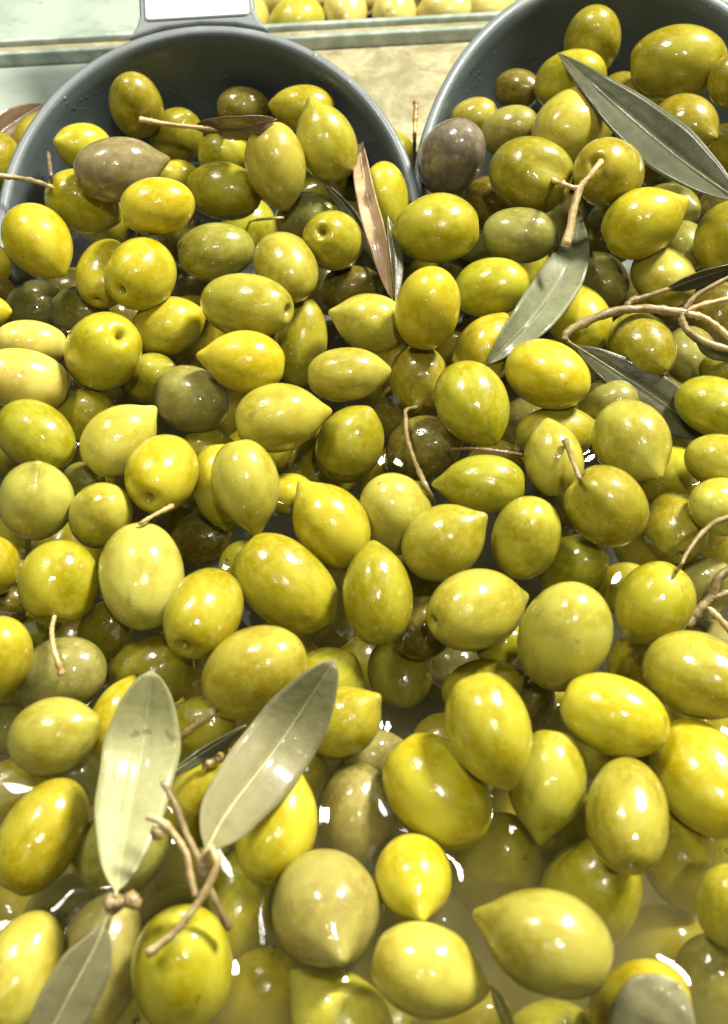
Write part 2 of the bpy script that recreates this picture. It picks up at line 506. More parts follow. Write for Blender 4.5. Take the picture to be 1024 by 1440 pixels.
 (-12,927,128,108, 60, 6,'Y','r','-', 'bright yellow olive cut off beside the hanging stem'),
 (80,1033,130,106, 20, 3,'k','n','-', 'yellow olive with its tip towards the pale leaf'),
 (170,1010,124, 80, 75,-3,'Y','n','-', 'yellow olive mostly covered by the pale leaf'),
 (285,1026,106, 94, 30,-7,'g','n','-', 'sunken green olive under the short cut twig'),
 (60,1173,166,114, 62, 2,'y','r','-', 'yellow-green floating olive with a bright water ring'),
 (10,1024, 80, 72, 20,-9,'d','n','-', 'dull sunken olive at the edge behind the tip-sided yellow one'),
 (172,1196,136,122, 40,-5,'d','r','-', 'khaki olive underneath the base of the pale leaf'),
 (290,1130,124,112, 40,-6,'y','r','-', 'yellow olive behind the stalks of the leaf sprig'),
 (392,1161,158,110, 70, 1,'Y','n','-', 'yellow floating olive beside the base of the grey leaf'),
 (503,1143,138,106, 90,-5,'o','r','-', 'matt brownish-khaki olive in the brine'),
 (460,1286,170,152,-70, 3,'o','p','t', 'big brownish olive pointing its nipple tip upward'),
 (584,1240,126,108,-80, 2,'Y','p','t', 'small yellow olive pointing its nipple tip upward'),
 (335,1271,154,112, 85,-4,'y','r','-', 'sunken yellow olive behind the twig ends of the sprig'),
 (258,1367,168,142,-90, 3,'y','r','s', 'yellow olive with stem pit up, right under the forked stalk'),
 (140,1352,186,124, 78,-4,'o','r','-', 'khaki olive under the brown node of the sprig'),
 (28,1366,168,110, 70, 3,'p','r','-', 'pale shiny olive beside the grey-bladed leaf'),
 (367,1398,128,114, 60,-6,'Y','r','-', 'saturated yellow olive sunk next to the pit-up one'),
 (472,1424,172,124,140, 0,'p','p','-', 'pale yellow olive with pointed tip up, at the tank front'),
 (607,1367,168,124,-18, 1,'p','n','-', 'smooth cream-yellow oblong olive in the brine'),
 (759,1322,200,142,158, 4,'k','p','-', 'largest khaki floating olive with five small glints'),
 (700,1216,138,122, 70,-11,'y','r','-', 'blurred yellow olive sunk below the blunt yellow one'),
 (832,1258,166,138, 60,-10,'y','r','-', 'big blurred olive sunk beside the largest khaki one'),
 (957,1212,146,108,-78,-8,'y','n','-', 'sunken yellow olive with its tip down'),
 (1028,1272,112,96, 90,-6,'k','r','-', 'pale sunken olive cut off at the edge'),
 (900,1418,150,124, 30,-3,'Y','r','-', 'yellow olive carrying the grey wet leaf'),
 (925,1338,140,124, 20,-19,'y','r','-', 'deep murky olive seen through milky brine'),
 (1002,1390,146,124, 80,-16,'d','r','-', 'pale murky olive behind the grey wet leaf'),
 (780,1456,130, 96, 10,-6,'g','n','-', 'top of a green-yellow olive at the tank front'),
 (655,1440,140,112, 20,-14,'y','n','-', 'sunken olive behind the narrow leaf'),
 (150,884, 88, 76, 60,-10,'w','n','-', 'dim olive in the water under the big egg-shaped one'),
 (25,1108,110, 84, 20,-12,'k','r','-', 'pale olive deep in cloudy brine near the water ring'),
 (-8,792,  66, 74, 90, 2,'Y','n','-', 'cut-off yellow olive beside the round stemmed one'),
 (8,848,   66, 62, 20,-9,'b','n','-', 'brown shaded olive in the wet gap at the edge'),
 (600,880,100, 86, 40,-8,'b','n','-', 'dark olive in the shadow between pear-shaped and pitted olives'),
 (708,905, 76, 60, 20,-7,'g','n','-', 'small olive under the khaki-green pitted one'),
 (893,930, 80, 74, 70,-8,'w','n','-', 'sunken olive under the green stemmed one'),
 (425,1090, 84, 74, 60,-12,'w','n','-', 'dim olive under the edge of the grey leaf'),
 (528,1060, 90, 70, 20,-14,'o','n','-', 'murky brownish olive beside the open water gap'),
 (740,985, 90, 80, 30,-14,'b','n','-', 'dark sunken olive behind the scarred long one'),
 (95,1290,130,110, 40,-18,'d','r','-', 'murky olive deep between pale and node olives'),
 (425,1225,100, 90, 30,-16,'d','n','-', 'murky olive deep beside the brown nipple-tipped one'),
]


# ------------------------------------------------------------------ olive meshes (unit size, tip = +z)
def olive_mesh(kind, seed):
    r_ = np.random.default_rng(seed)
    NU, NV = 38, 36
    u = np.linspace(0.0, 1.0, NU)
    u = math.pi * (u - 0.115 * np.sin(2 * math.pi * u))
    tipk = {'p': 0.17, 'n': 0.085, 'r': 0.012, 'h': 0.02}[kind]
    pinch = {'p': 0.20, 'n': 0.10, 'r': 0.00, 'h': 0.00}[kind]
    pit = {'p': 0.10, 'n': 0.10, 'r': 0.12, 'h': 0.22}[kind]
    pitw = {'p': 0.20, 'n': 0.20, 'r': 0.21, 'h': 0.30}[kind]
    z = np.cos(u)
    rad = np.sin(u) ** (0.94 if kind in 'rh' else 1.0)
    rad = rad * (1.0 - pinch * np.exp(-(u / 0.75) ** 2)) * (1.0 - 0.045 * np.cos(u) * (0.4 if kind in 'rh' else 1.0))
    z = z + tipk * np.exp(-(u / 0.30) ** 2)
    z = z + pit * np.exp(-((math.pi - u) / pitw) ** 2) + 0.12 * np.exp(-((math.pi - u) / 0.085) ** 2)
    lo, hi = z.min(), z.max()
    z = (z - lo) / (hi - lo) * 2 - 1
    rad = rad / rad.max()
    v = np.linspace(0, 2 * math.pi, NV, endpoint=False)
    ph = r_.uniform(0, 6.28, 12)
    am = r_.uniform(0.5, 1.0, 6)
    verts = []
    for i in range(NU):
        n = 1 if i in (0, NU - 1) else NV
        for j in range(n):
            a = v[j]
            s = math.sin(u[i])
            d = 1 + s * (0.022 * am[0] * math.cos(2 * a + ph[0]) + 0.014 * am[1] * math.cos(3 * a + ph[1] + 1.2 * z[i])
                         + 0.014 * am[2] * math.cos(a + ph[2] + 2.5 * z[i]) + 0.006 * am[4] * math.cos(5 * a + ph[5] + 4 * z[i]))
            if kind == 'h':      # a fold running from the pit along one side
                w = math.exp(-((math.atan2(math.sin(a), math.cos(a))) / 0.38) ** 2) * math.exp(-((z[i] + 0.85) / 0.62) ** 2)
                d *= 1 - 0.26 * w
            bx = 0.035 * am[3] * (1 - z[i] ** 2) * math.cos(ph[3])
            by = 0.035 * am[3] * (1 - z[i] ** 2) * math.sin(ph[3])
            verts.append((rad[i] * d * math.cos(a) + bx, rad[i] * d * math.sin(a) + by, z[i]))
    faces = []
    def idx(i, j):
        if i == 0:
            return 0
        if i == NU - 1:
            return 1 + (NU - 2) * NV
        return 1 + (i - 1) * NV + j % NV
    for j in range(NV):
        faces.append((idx(0, 0), idx(1, j), idx(1, j + 1)))
        faces.append((idx(NU - 2, j + 1), idx(NU - 2, j), idx(NU - 1, 0)))
    for i in range(1, NU - 2):
        for j in range(NV):
            faces.append((idx(i, j), idx(i + 1, j), idx(i + 1, j + 1), idx(i, j + 1)))
    return new_mesh('olive_' + {'p': 'pointed', 'n': 'oval', 'r': 'blunt', 'h': 'cleft'}[kind], verts, faces, OLIVE)


OMESH = {k: [olive_mesh(k, 11 * s + ord(k)) for s in range(5)] for k in 'pnrh'}


# ------------------------------------------------------------------ lower layer: seen in the gaps between the upper olives
MS = 0.25
gx, gy = np.meshgrid((np.arange(256) + 0.5) / MS, (np.arange(360) + 0.5) / MS)
cover = np.zeros(gx.shape, bool)


def ell_mask(cx, cy, L, W, ang, k=1.0):
    a = math.radians(ang)
    dx, dy = gx - cx, -(gy - cy)
    p = (dx * math.cos(a) + dy * math.sin(a)) / (0.5 * L * k)
    q = (-dx * math.sin(a) + dy * math.cos(a)) / (0.5 * W * k)
    return p * p + q * q < 1


for t in OLIVES:
    cover |= ell_mask(t[0], t[1], t[2], t[3], t[4])
specs = [dict(cx=t[0], cy=t[1], L=t[2], W=t[3], ang=t[4], lift=t[5] * 0.001, colr=t[6], shape=t[7], end=t[8], label=t[9], fixed=1.0) for t in OLIVES]
frng = random.Random(21)


def rim_outside(px, py):
    """pixels that look past the pile at the back"""
    if py < 60:
        return px < 760
    if py < 215:
        e = 0.0
        inl = ((px - 290) / 262.0) ** 2 + ((py - 300) / 205.0) ** 2 < 1
        inr = ((px - 890) / 262.0) ** 2 + ((py - 255) / 205.0) ** 2 < 1
        return not (inl or inr)
    return False


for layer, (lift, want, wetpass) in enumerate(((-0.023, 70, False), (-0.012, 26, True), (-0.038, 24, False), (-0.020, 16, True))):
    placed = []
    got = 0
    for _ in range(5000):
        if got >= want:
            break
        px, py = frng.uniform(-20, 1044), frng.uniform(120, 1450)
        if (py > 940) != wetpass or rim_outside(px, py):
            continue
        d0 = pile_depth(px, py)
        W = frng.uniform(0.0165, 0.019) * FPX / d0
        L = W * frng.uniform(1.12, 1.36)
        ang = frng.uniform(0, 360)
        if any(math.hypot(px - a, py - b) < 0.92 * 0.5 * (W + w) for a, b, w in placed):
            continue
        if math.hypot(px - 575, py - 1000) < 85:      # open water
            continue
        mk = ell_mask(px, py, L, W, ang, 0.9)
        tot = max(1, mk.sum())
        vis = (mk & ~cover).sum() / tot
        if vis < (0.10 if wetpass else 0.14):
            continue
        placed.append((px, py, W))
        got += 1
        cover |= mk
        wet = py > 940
        specs.append(dict(cx=px, cy=py, L=L, W=W, ang=ang, lift=lift, colr=frng.choice('Yyygyd' if wet else 'wwgdbb'), shape=frng.choice('nnr'), end='-', fixed=0.0,  # dry ones get darker skins: shade of the gaps put into their colour
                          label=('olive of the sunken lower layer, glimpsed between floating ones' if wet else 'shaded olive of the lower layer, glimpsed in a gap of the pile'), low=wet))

# ------------------------------------------------------------------ settle the depths so that olives touch instead of crossing
n = len(specs)
nrng = np.random.default_rng(5)
RAY = np.array([ray(s['cx'], s['cy']) for s in specs])
dep = np.array([pile_depth(s['cx'], s['cy']) for s in specs])
lift = np.array([s['lift'] for s in specs])
sinv = -RAY[:, 2]
dep = dep - lift / np.maximum(0.35, sinv)
Wp = np.array([s['W'] for s in specs]) * 0.5
Lp = np.array([s['L'] for s in specs]) * 0.5
AX = np.zeros((n, 3))
ASP = np.zeros(n)
for i, s in enumerate(specs):
    vh = RAY[i] / np.linalg.norm(RAY[i])
    rh = RGT - RGT.dot(vh) * vh
    rh /= np.linalg.norm(rh)
    uh = np.cross(rh, vh)
    r = s['L'] / s['W']
    A = max(r, 1.22 + 0.12 * nrng.random())
    c2 = min(1.0, max(0.0, (r * r - 1) / (A * A - 1)))
    phi = math.acos(math.sqrt(c2))
    sg = {'t': 1.0, 's': -1.0, 'e': -1.0, '-': 1.0}[s['end']]
    if s['end'] == 'e':
        phi, A = 0.22, max(1.04, r)
    if s['end'] in 'ts' and phi < (0.72 if r < 1.3 else 0.55):
        phi = 0.72 if r < 1.3 else 0.55
        A = min(1.55, math.sqrt(max(1.05, (r * r - math.sin(phi) ** 2) / math.cos(phi) ** 2)))
    elif s['end'] == '-':
        phi = min(phi, 0.75)
    th = math.radians(s['ang'])
    AX[i] = math.cos(phi) * (math.cos(th) * rh + math.sin(th) * uh) - sg * math.sin(phi) * vh
    ASP[i] = A
TT = np.array((-0.72, -0.40, 0.0, 0.40, 0.72))
RR = np.sqrt(1 - TT ** 2) * 0.985
K = len(TT)
fix = np.array([s['fixed'] for s in specs])
dep0 = dep.copy()
cyv = np.array([s['cy'] for s in specs])
TOL = 0.0009
for it in range(140):
    C = CAM + dep[:, None] * RAY
    wr = Wp * dep / FPX
    lr = wr * ASP
    P = (C[:, None, :] + (AX * lr[:, None])[:, None, :] * TT[None, :, None]).reshape(-1, 3)
    R = (wr[:, None] * RR[None, :]).reshape(-1)
    close = np.argwhere(np.triu(((C[:, None, :] - C[None, :, :]) ** 2).sum(-1) < (lr[:, None] + lr[None, :]) ** 2, 1))
    mv = np.zeros(n)
    worst = 0.0
    for i, j in close:
        a, b = P[i * K:(i + 1) * K], P[j * K:(j + 1) * K]
        dist = np.sqrt(((a[:, None, :] - b[None, :, :]) ** 2).sum(-1))
        pen = (R[i * K:(i + 1) * K][:, None] + R[j * K:(j + 1) * K][None, :] - dist)
        k = pen.argmax()
        p = pen.flat[k] - TOL
        if p <= 0:
            continue
        worst = max(worst, p)
        if abs(lift[i] - lift[j]) > 0.0025:
            up, dn = (i, j) if lift[i] > lift[j] else (j, i)
        else:
            up, dn = (i, j) if dep[i] < dep[j] else (j, i)
        if fix[up] != fix[dn]:
            up, dn = (i, j) if fix[i] > fix[j] else (j, i)
        ku, kd = (k // K, k % K) if up == i else (k % K, k // K)
        dz = abs(P[up * K + ku].dot(FWD) - P[dn * K + kd].dot(FWD))
        D = dist.flat[k]
        step = p * D / max(dz, 0.35 * D) * 0.45
        share = 0.22 if fix[dn] else 0.0
        mv[up] -= step * share
        mv[dn] += step * (1 - share)
    dep += np.clip(mv, -0.0016, 0.0016)
    dep = np.minimum(dep, dep0 + np.where(fix > 0, np.where(cyv > 1000, 0.009, 0.018), 0.045))
    dep = np.maximum(dep, dep0 - 0.012)
    if worst < 0.0002:
        break
C = CAM + dep[:, None] * RAY
wr = Wp * dep / FPX
lr = wr * ASP
P5 = (C[:, None, :] + (AX * lr[:, None])[:, None, :] * TT[None, :, None]).reshape(-1, 3)
R5 = (wr[:, None] * np.sqrt(1 - TT ** 2)[None, :]).reshape(-1)
print('olives', n, 'settled', it, 'worst', worst)

# ------------------------------------------------------------------ place them
olive_obj = []
used_ref = set()
for i, s in enumerate(specs):
    me = OMESH[s['shape']][(i * 7) % 5]
    o = link('olive', me)
    az = Vector(AX[i])
    if s['shape'] == 'h':     # the fold faces up towards the light
        ref = Vector((-RAY[i] / np.linalg.norm(RAY[i])))
        axx = (ref - ref.dot(az) * az).normalized()
        axx = Matrix.Rotation(nrng.uniform(-0.5, 0.5), 3, az) @ axx
    else:
        ref = Vector((nrng.normal(), nrng.normal(), nrng.normal()))
        axx = (ref - ref.dot(az) * az).normalized()
    ayy = az.cross(axx)
    M = Matrix((axx, ayy, az)).transposed().to_4x4()
    M.translation = Vector(C[i])
    o.matrix_world = M @ Matrix.Diagonal((wr[i], wr[i], lr[i], 1.0))
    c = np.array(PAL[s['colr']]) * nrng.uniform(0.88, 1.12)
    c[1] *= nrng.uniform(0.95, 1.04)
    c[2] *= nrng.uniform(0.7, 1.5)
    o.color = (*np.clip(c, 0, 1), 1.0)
    if not s['fixed']:
        for k in np.argsort([math.hypot(s['cx'] - t[0], s['cy'] - t[1]) for t in OLIVES]):
            ref_l = OLIVES[k][9]
            if int(k) not in used_ref and len(ref_l.split()) <= 12:
                used_ref.add(int(k))
                s['label'] = ('sunken' if s['low'] else 'shaded') + ' olive beneath the ' + ref_l
                break
    if s['fixed']:
        tag(o, s['label'], 'olive', 'olives of the pile')
    else:
        tag(o, s['label'], 'olive', 'sunken lower olives' if s['low'] else 'shaded lower olives')
    olive_obj.append(o)
bpy.context.view_layer.update()


def pit_of(o):
    i = olive_obj.index(o)
    return C[i] - AX[i] * lr[i] * 0.80


def front(px, py):
    """nearest olive surface along the pixel's ray (depth), or None"""
    r = ray(px, py)
    best = None
    oc = P5 - CAM
    b = oc.dot(r)
    a = r.dot(r)
    cc = (oc ** 2).sum(-1) - R5 ** 2
    disc = b * b - a * cc
    ok = disc > 0
    if not ok.any():
        return pile_depth(px, py)
    return float(((b[ok] - np.sqrt(disc[ok])) / a).min())


# ------------------------------------------------------------------ stems and twigs
def smooth_path(pts, n):
    pts = np.array(pts, float)
    m = len(pts)
    if m == 2:
        t = np.linspace(0, 1, n)[:, None]
        return pts[0] * (1 - t) + pts[1] * t
    ext = np.vstack([2 * pts[0] - pts[1], pts, 2 * pts[-1] - pts[-2]])
    out = []
    for t in np.linspace(0, m - 1, n):
        k = min(int(t), m - 2)
        f = t - k
        p0, p1, p2, p3 = ext[k], ext[k + 1], ext[k + 2], ext[k + 3]
        out.append(0.5 * ((2 * p1) + (-p0 + p2) * f + (2 * p0 - 5 * p1 + 4 * p2 - p3) * f * f + (-p0 + 3 * p1 - 3 * p2 + p3) * f ** 3))
    return np.array(out)


def lift_path(pts):
    """(px, py, clearance mm or None) -> 3-D points; None interpolates the depth between its neighbours"""
    ds = [None if p[2] is None else front(p[0], p[1]) - p[2] * 0.001 for p in pts]
    known = [i for i, d in enumerate(ds) if d is not None]
    xs = [0.0]
    for a, b in zip(pts[:-1], pts[1:]):
        xs.append(xs[-1] + math.hypot(b[0] - a[0], b[1] - a[1]))
    ds = np.interp(xs, [xs[i] for i in known], [ds[i] for i in known])
    if min(p[2] for p in pts if p[2] is not None) < -2.5:      # tucked under other things on purpose
        return [at(p[0], p[1], d) for p, d in zip(pts, ds)]
    m = 8
    XY = smooth_path([(p[0], p[1]) for p in pts], m)
    dd = np.interp(np.linspace(0, 1, m), np.linspace(0, 1, len(pts)), ds)
    for k in range(1, m - 1):      # rest on what lies beneath
        dd[k] = min([dd[k]] + [front(*(XY[k] * (1 - f) + XY[k + s] * f)) - 0.0016 for s in (-1, 1) for f in (0.0, 0.25, 0.5)])
    for _ in range(6):
        for k in range(1, m - 1):
            dd[k] = min(dd[k], 0.5 * (dd[k - 1] + dd[k + 1]))
    return [at(XY[k][0], XY[k][1], dd[k]) for k in range(m)]


def tube(pts3, r0, r1, seed=0, knob=0.0, sides=9, flare=0.0):
    n = max(16, 5 * len(pts3))
    P = smooth_path(pts3, n)
    rg = np.random.default_rng(seed)
    T = np.gradient(P, axis=0)
    T /= np.linalg.norm(T, axis=1)[:, None]
    ref = np.array((0.13, 0.3, 0.94))
    verts, faces = [], []
    bumps = rg.uniform(0.1, 0.9, 3)
    for i in range(n):
        t = i / (n - 1)
        a = np.cross(T[i], ref)
        a /= np.linalg.norm(a)
        b = np.cross(T[i], a)
        r = r0 * (1 - t) + r1 * t
        r *= 1 + 0.10 * rg.normal() * 0.6
        for q in bumps:
            r *= 1 + 0.15 * math.exp(-((t - q) / 0.04) ** 2)
        r *= 1 + knob * math.exp(-((t - 1.0) / 0.07) ** 2) + flare * math.exp(-(t / 0.07) ** 2)
        for j in range(sides):
            th = 2 * math.pi * j / sides
            rr = r * (1 + 0.10 * rg.normal())
            verts.append(P[i] + rr * (math.cos(th) * a + math.sin(th) * b))
    for i in range(n - 1):
        for j in range(sides):
            faces.append((i * sides + j, i * sides + (j + 1) % sides, (i + 1) * sides + (j + 1) % sides, (i + 1) * sides + j))
    faces.append(tuple(range(sides))[::-1])
    faces.append(tuple((n - 1) * sides + j for j in range(sides)))
    return verts, faces


def px_r(px, py, width):
    return 0.5 * width * pile_depth(px, py) / FPX


def stem(name, pts, w0, w1, mat, parent=None, seed=0, knob=0.0, flare=0.0, pts3=None):
    P3 = pts3 if pts3 is not None else lift_path(pts)
    if parent is not None and parent.name.startswith('olive'):      # rooted in the pit of its olive
        P3 = [pit_of(parent)] + list(P3)[1:]
    x, y = pts[0][0], pts[0][1]
    v, f = tube(P3, px_r(x, y, w0 * 0.76), px_r(x, y, w1 * 0.76), seed, knob, 9, flare)
    if parent is None:      # a thing of its own: origin at its foot
        base = Vector(P3[0])
        me = new_mesh(name, [Vector(q) - base for q in v], f, mat)
        o = link(name, me)
        o.location = base
        return o
    me = new_mesh(name, v, f, mat)
    return link(name, me, parent)


def olive_near(px, py):
    return olive_obj[min(range(len(OLIVES)), key=lambda i: math.hypot(OLIVES[i][0] - px, OLIVES[i][1] - py))]


def node_ball(name, c, r, mat, parent, seed):
    rg = np.random.default_rng(seed)
    v, f = [], []
    nu, nv = 9, 12
    for i in range(nu + 1):
        for j in range(nv):
            u, a = math.pi * i / nu, 2 * math.pi * j / nv
            k = r * (1 + 0.16 * rg.normal() * math.sin(u) + 0.15 * math.cos(2 * a + 1.0) * math.sin(u))
            v.append((c[0] + k * math.sin(u) * math.cos(a), c[1] + k * math.sin(u) * math.sin(a), c[2] + k * math.cos(u)))
    for i in range(nu):
        for j in range(nv):
            f.append((i * nv + j, (i + 1) * nv + j, (i + 1) * nv + (j + 1) % nv, i * nv + (j + 1) % nv))
    return link(name, new_mesh(name, v, f, mat), parent)


# ------------------------------------------------------------------ leaves
def leaf(name, pts, width, mat, rib_mat, parent=None, roll=0.0, curl=0.25, peak=0.5, power=0.8, wave=0.0, seed=0, ribw=5.0, stalk=0.0, pts3=None, below=False):
    """pts: base .. tip as (px, py, clearance); width in pixels; a solid blade 0.5 mm thick with a raised midrib"""
    P3 = pts3 if pts3 is not None else lift_path(pts)
    n, m = 34, 11
    P = smooth_path(P3, n)
    T = np.gradient(P, axis=0)
    T /= np.linalg.norm(T, axis=1)[:, None]
    mid = pts[len(pts) // 2]
    hw = px_r(mid[0], mid[1], width)
    rg = np.random.default_rng(seed)
    ph = rg.uniform(0, 6.28, 4)
    top, bot = [], []
    rib = []
    for i in range(n):
        t = i / (n - 1)
        vd = P[i] - CAM
        vd /= np.linalg.norm(vd)
        s = np.cross(T[i], vd)
        s /= np.linalg.norm(s)
        nn = np.cross(s, T[i])
        if nn.dot(vd) > 0:
            nn = -nn
        ca, sa = math.cos(roll), math.sin(roll)
        s, nn = ca * s + sa * nn, -sa * s + ca * nn
        tt = max(0.0, (t - stalk) / (1 - stalk))
        # lens-shaped outline with its widest point at "peak"
        q = tt / peak * 0.5 if tt < peak else 0.5 + (tt - peak) / (1 - peak) * 0.5
        w = hw * max(0.02 if t > 0.5 else 0.045, math.sin(math.pi * q) ** power)
        for j in range(m):
            k = -1 + 2 * j / (m - 1)
            off = curl * w * (abs(k) ** 1.6) + 0.10 * w * math.exp(-(k / 0.16) ** 2) * -1
            off += wave * w * math.sin(6.5 * t + ph[0] + 1.5 * k) * abs(k)
            edge = 1 + 0.02 * math.sin(23 * t + ph[1])
            p = P[i] + s * (w * k * edge) + nn * off
            th = 0.00022
            top.append(p + nn * th)
            bot.append(p - nn * th)
        rib.append(P[i] + nn * (-0.10 * w + 0.00018))
    v = top + bot
    N_ = n * m
    f = []
    for i in range(n - 1):
        for j in range(m - 1):
            a, b, c, d = i * m + j, i * m + j + 1, (i + 1) * m + j + 1, (i + 1) * m + j
            f.append((a, b, c, d))
            f.append((N_ + d, N_ + c, N_ + b, N_ + a))
        for j, fl in ((0, 0), (m - 1, 1)):
            a, d = i * m + j, (i + 1) * m + j
            f.append((a, d, N_ + d, N_ + a) if not fl else (d, a, N_ + a, N_ + d))
    for i, fl in ((0, 1), (n - 1, 0)):
        for j in range(m - 1):
            a, b = i * m + j, i * m + j + 1
            f.append((a, b, N_ + b, N_ + a) if not fl else (b, a, N_ + a, N_ + b))
    base = Vector(P3[0])
    rv, rf = tube(rib[::3] + [rib[-1]], px_r(mid[0], mid[1], ribw), px_r(mid[0], mid[1], ribw * 0.25), seed, 0, 7)
    if parent is None:
        o = link(name, new_mesh(name, [Vector(p) - base for p in v], f, mat))
        o.location = base
        bpy.context.view_layer.update()
        link('midrib', new_mesh('midrib', rv, rf, rib_mat), o)
    else:
        o = link(name, new_mesh(name, v, f, mat), parent)
        link('midrib', new_mesh('midrib', rv, rf, rib_mat), o)
    return o


# --- stems that belong to an olive
d_s = front(72, 264)
stem('stem', [(70,262,0)], 8, 9, STEM_TAN, olive_near(120,287), 1, 0.2, pts3=[at(70, 262, d_s), at(68, 261, d_s), at(45, 254, 0.5 * (d_s + 0.338)), at(22, 250, 0.337), at(-10, 246, 0.333)])
stem('stem', [(575,566,-1.5),(571,585,1.5),(574,620,None),(590,665,None),(612,708,1.0)], 7, 9, STEM_BROWN, olive_near(590,533), 2)
stem('stem', [(818,680,-1.0),(812,665,1.5),(803,642,None),(795,620,1.2)], 8, 8, STEM_BROWN, olive_near(855,715), 3, 0.6)
stem('stem', [(77,868,-1.5),(73,885,2.5),(76,912,None),(87,948,0.8)], 8, 9, STEM_TAN, olive_near(85,815), 4, 0.9, 0.5)
stem('stem', [(955,805,-1.0),(962,785,2.0),(985,752,None),(1008,733,None),(1040,722,2)], 7, 9, STEM_BROWN, olive_near(917,852), 5)

# --- loose stems
o = empty('forked_stem', at(815, 266, front(744, 245) - 0.006))
bpy.context.view_layer.update()
d_f = min(front(785, 258), front(845, 235)) - 0.002
fk = at(815, 266, d_f)
a3 = [at(845, 228, front(845, 228) + 0.001), at(840, 234, d_f), at(828, 250, d_f - 0.0005), fk, at(806, 300, d_f + 0.0005), at(796, 346, d_f + 0.001)]
stem('branch', [(845,228,0)], 9, 13, STEM_TAN, o, 7, 0.25, 0.4, pts3=a3)
b3 = [at(779, 254, front(779, 254) + 0.001), at(790, 258, d_f), at(803, 263, d_f), fk]
stem('side_branch', [(779,254,0)], 8, 9, STEM_TAN, o, 8, 0.0, 0.4, pts3=b3)
tag(o, 'pale tan forked stem joining the cleft and the round olive', 'stem')

tag(stem('stem_piece', [(633,632,1),(680,632,None),(735,640,0.8)], 6, 7, STEM_DARK, None, 9), 'thin dark stem lying behind the lemon-shaped olive', 'stem')
tag(stem('stem_piece', [(196,737,0.6),(218,724,1),(242,712,0.6)], 7, 8, STEM_TAN, None, 10, 0.5), 'short pale stem on the rim of the big egg-shaped olive', 'stem')
tag(stem('stem_piece', [(68,214,-2),(70,232,None),(73,255,-2)], 7, 7, STEM_DARK, None, 11), 'short dark stem upright beside the stemmed olive in the scoop', 'stem')
tag(stem('stem_piece', [(512,232,2),(518,190,None),(525,146,-4)], 9, 9, STEM_GOLD, None, 12, 0.5), 'golden brown stem rising past the rim of the handled scoop', 'stem')
tag(stem('stem_piece', [(582,236,0),(583,195,None),(585,142,10)], 7, 8, STEM_GOLD, None, 13, 0.4), 'thin golden stem standing between the two scoops', 'stem')
tag(stem('stem_piece', [(350,311,-2),(372,308,None),(398,306,-1)], 5, 5, STEM_TAN, None, 14), 'tiny pale stem in the gap before the upright khaki olive', 'stem')
tag(stem('stem_piece', [(26,808,-2),(30,790,-3),(34,772,-4)], 10, 7, STEM_BROWN, None, 15), 'wet grey stem in the gap beside the round stemmed olive', 'stem')

# --- the forked brown twig at the waterline
o = empty('brown_twig', at(968, 878, front(968, 878)))
bpy.context.view_layer.update()
dk = min(front(1000, 838), front(972, 872)) - 0.0015
hub = at(998, 842, dk)
stem('branch', [(968,878,0)], 20, 17, STEM_BROWN, o, 20, 0, 0.15, pts3=[at(966, 880, dk), at(982, 860, dk), hub, at(1012, 812, dk - .001), at(1034, 795, dk - .001)])
stem('side_branch', [(998,842,0)], 14, 11, STEM_BROWN, o, 21, pts3=[hub, at(1012, 838, dk - .001), at(1036, 828, dk - .001)])
stem('side_branch', [(998,842,0)], 11, 13, STEM_TAN, o, 22, pts3=[at(992, 852, dk), at(1012, 870, dk - .001), at(1036, 898, dk - .001)])
tag(o, 'knotty grey-brown forked twig wedged above the large khaki olive', 'twig')

# --- branching twig with its dark leaf
o = empty('leafy_twig', at(795, 478, front(795, 478)))
bpy.context.view_layer.update()
dt = min(front(x, y) for x, y in ((815, 455), (835, 450), (870, 440), (905, 445), (940, 440), (960, 440))) - 0.0012
q = lambda x, y, k=0.0: at(x, y, dt - k)
stem('branch', [(795,478,0)], 14, 17, STEM_BROWN, o, 30, pts3=[q(794, 478), q(800, 466), q(830, 450), q(868, 437), q(912, 434), q(945, 438), q(966, 441)])
stem('side_branch', [(966,441,0)], 15, 12, STEM_BROWN, o, 31, pts3=[q(958, 440), q(962, 458), q(985, 478), q(1036, 496)])
stem('side_branch', [(966,441,0)], 12, 11, STEM_TAN, o, 32, pts3=[q(966, 441), q(990, 447), q(1012, 462), q(1036, 484)])
stem('side_branch', [(966,441,0)], 10, 9, STEM_TAN, o, 33, pts3=[q(964, 438), q(990, 428), q(1036, 418)])
stem('side_branch', [(966,441,0)], 11, 7, STEM_BROWN, o, 34, pts3=[q(962, 436), q(982, 414), q(1036, 384)])
stem('side_branch', [(882,433,0)], 13, 7, STEM_BROWN, o, 35, pts3=[q(880, 434), q(888, 423), q(908, 417), q(945, 405)])
lf = leaf('leaf', [(940,406,0),(985,392,0),(1045,372,0)], 26, LEAF_DARK, RIB_DULL, o, 0.7, 0.3, 0.5, 0.8, 0, 36, 4, pts3=[q(935, 407), q(985, 390), q(1050, 370)])
lf = leaf('leaf', [(800,482,0),(905,545,0),(1012,610,0)], 66, LEAF_DARK, RIB_DULL, o, -0.25, 0.10, 0.62, 0.75, 0.05, 37, 4, 0.06,
          pts3=[q(797, 479), q(850, 512), q(912, 552, .001), q(965, 588, .001), q(1014, 612, .0)])
lf = leaf('leaf', [(985,478,0),(1010,492,0),(1040,500,0)], 22, LEAF_SLATE, RIB_DULL, o, 0.5, 0.2, 0.5, 0.8, 0, 38, 3, pts3=[q(978, 478, -.004), q(1005, 494, -.003), q(1050, 506, -.003)])
tag(o, 'branching brown twig with a long dark green leaf', 'twig')

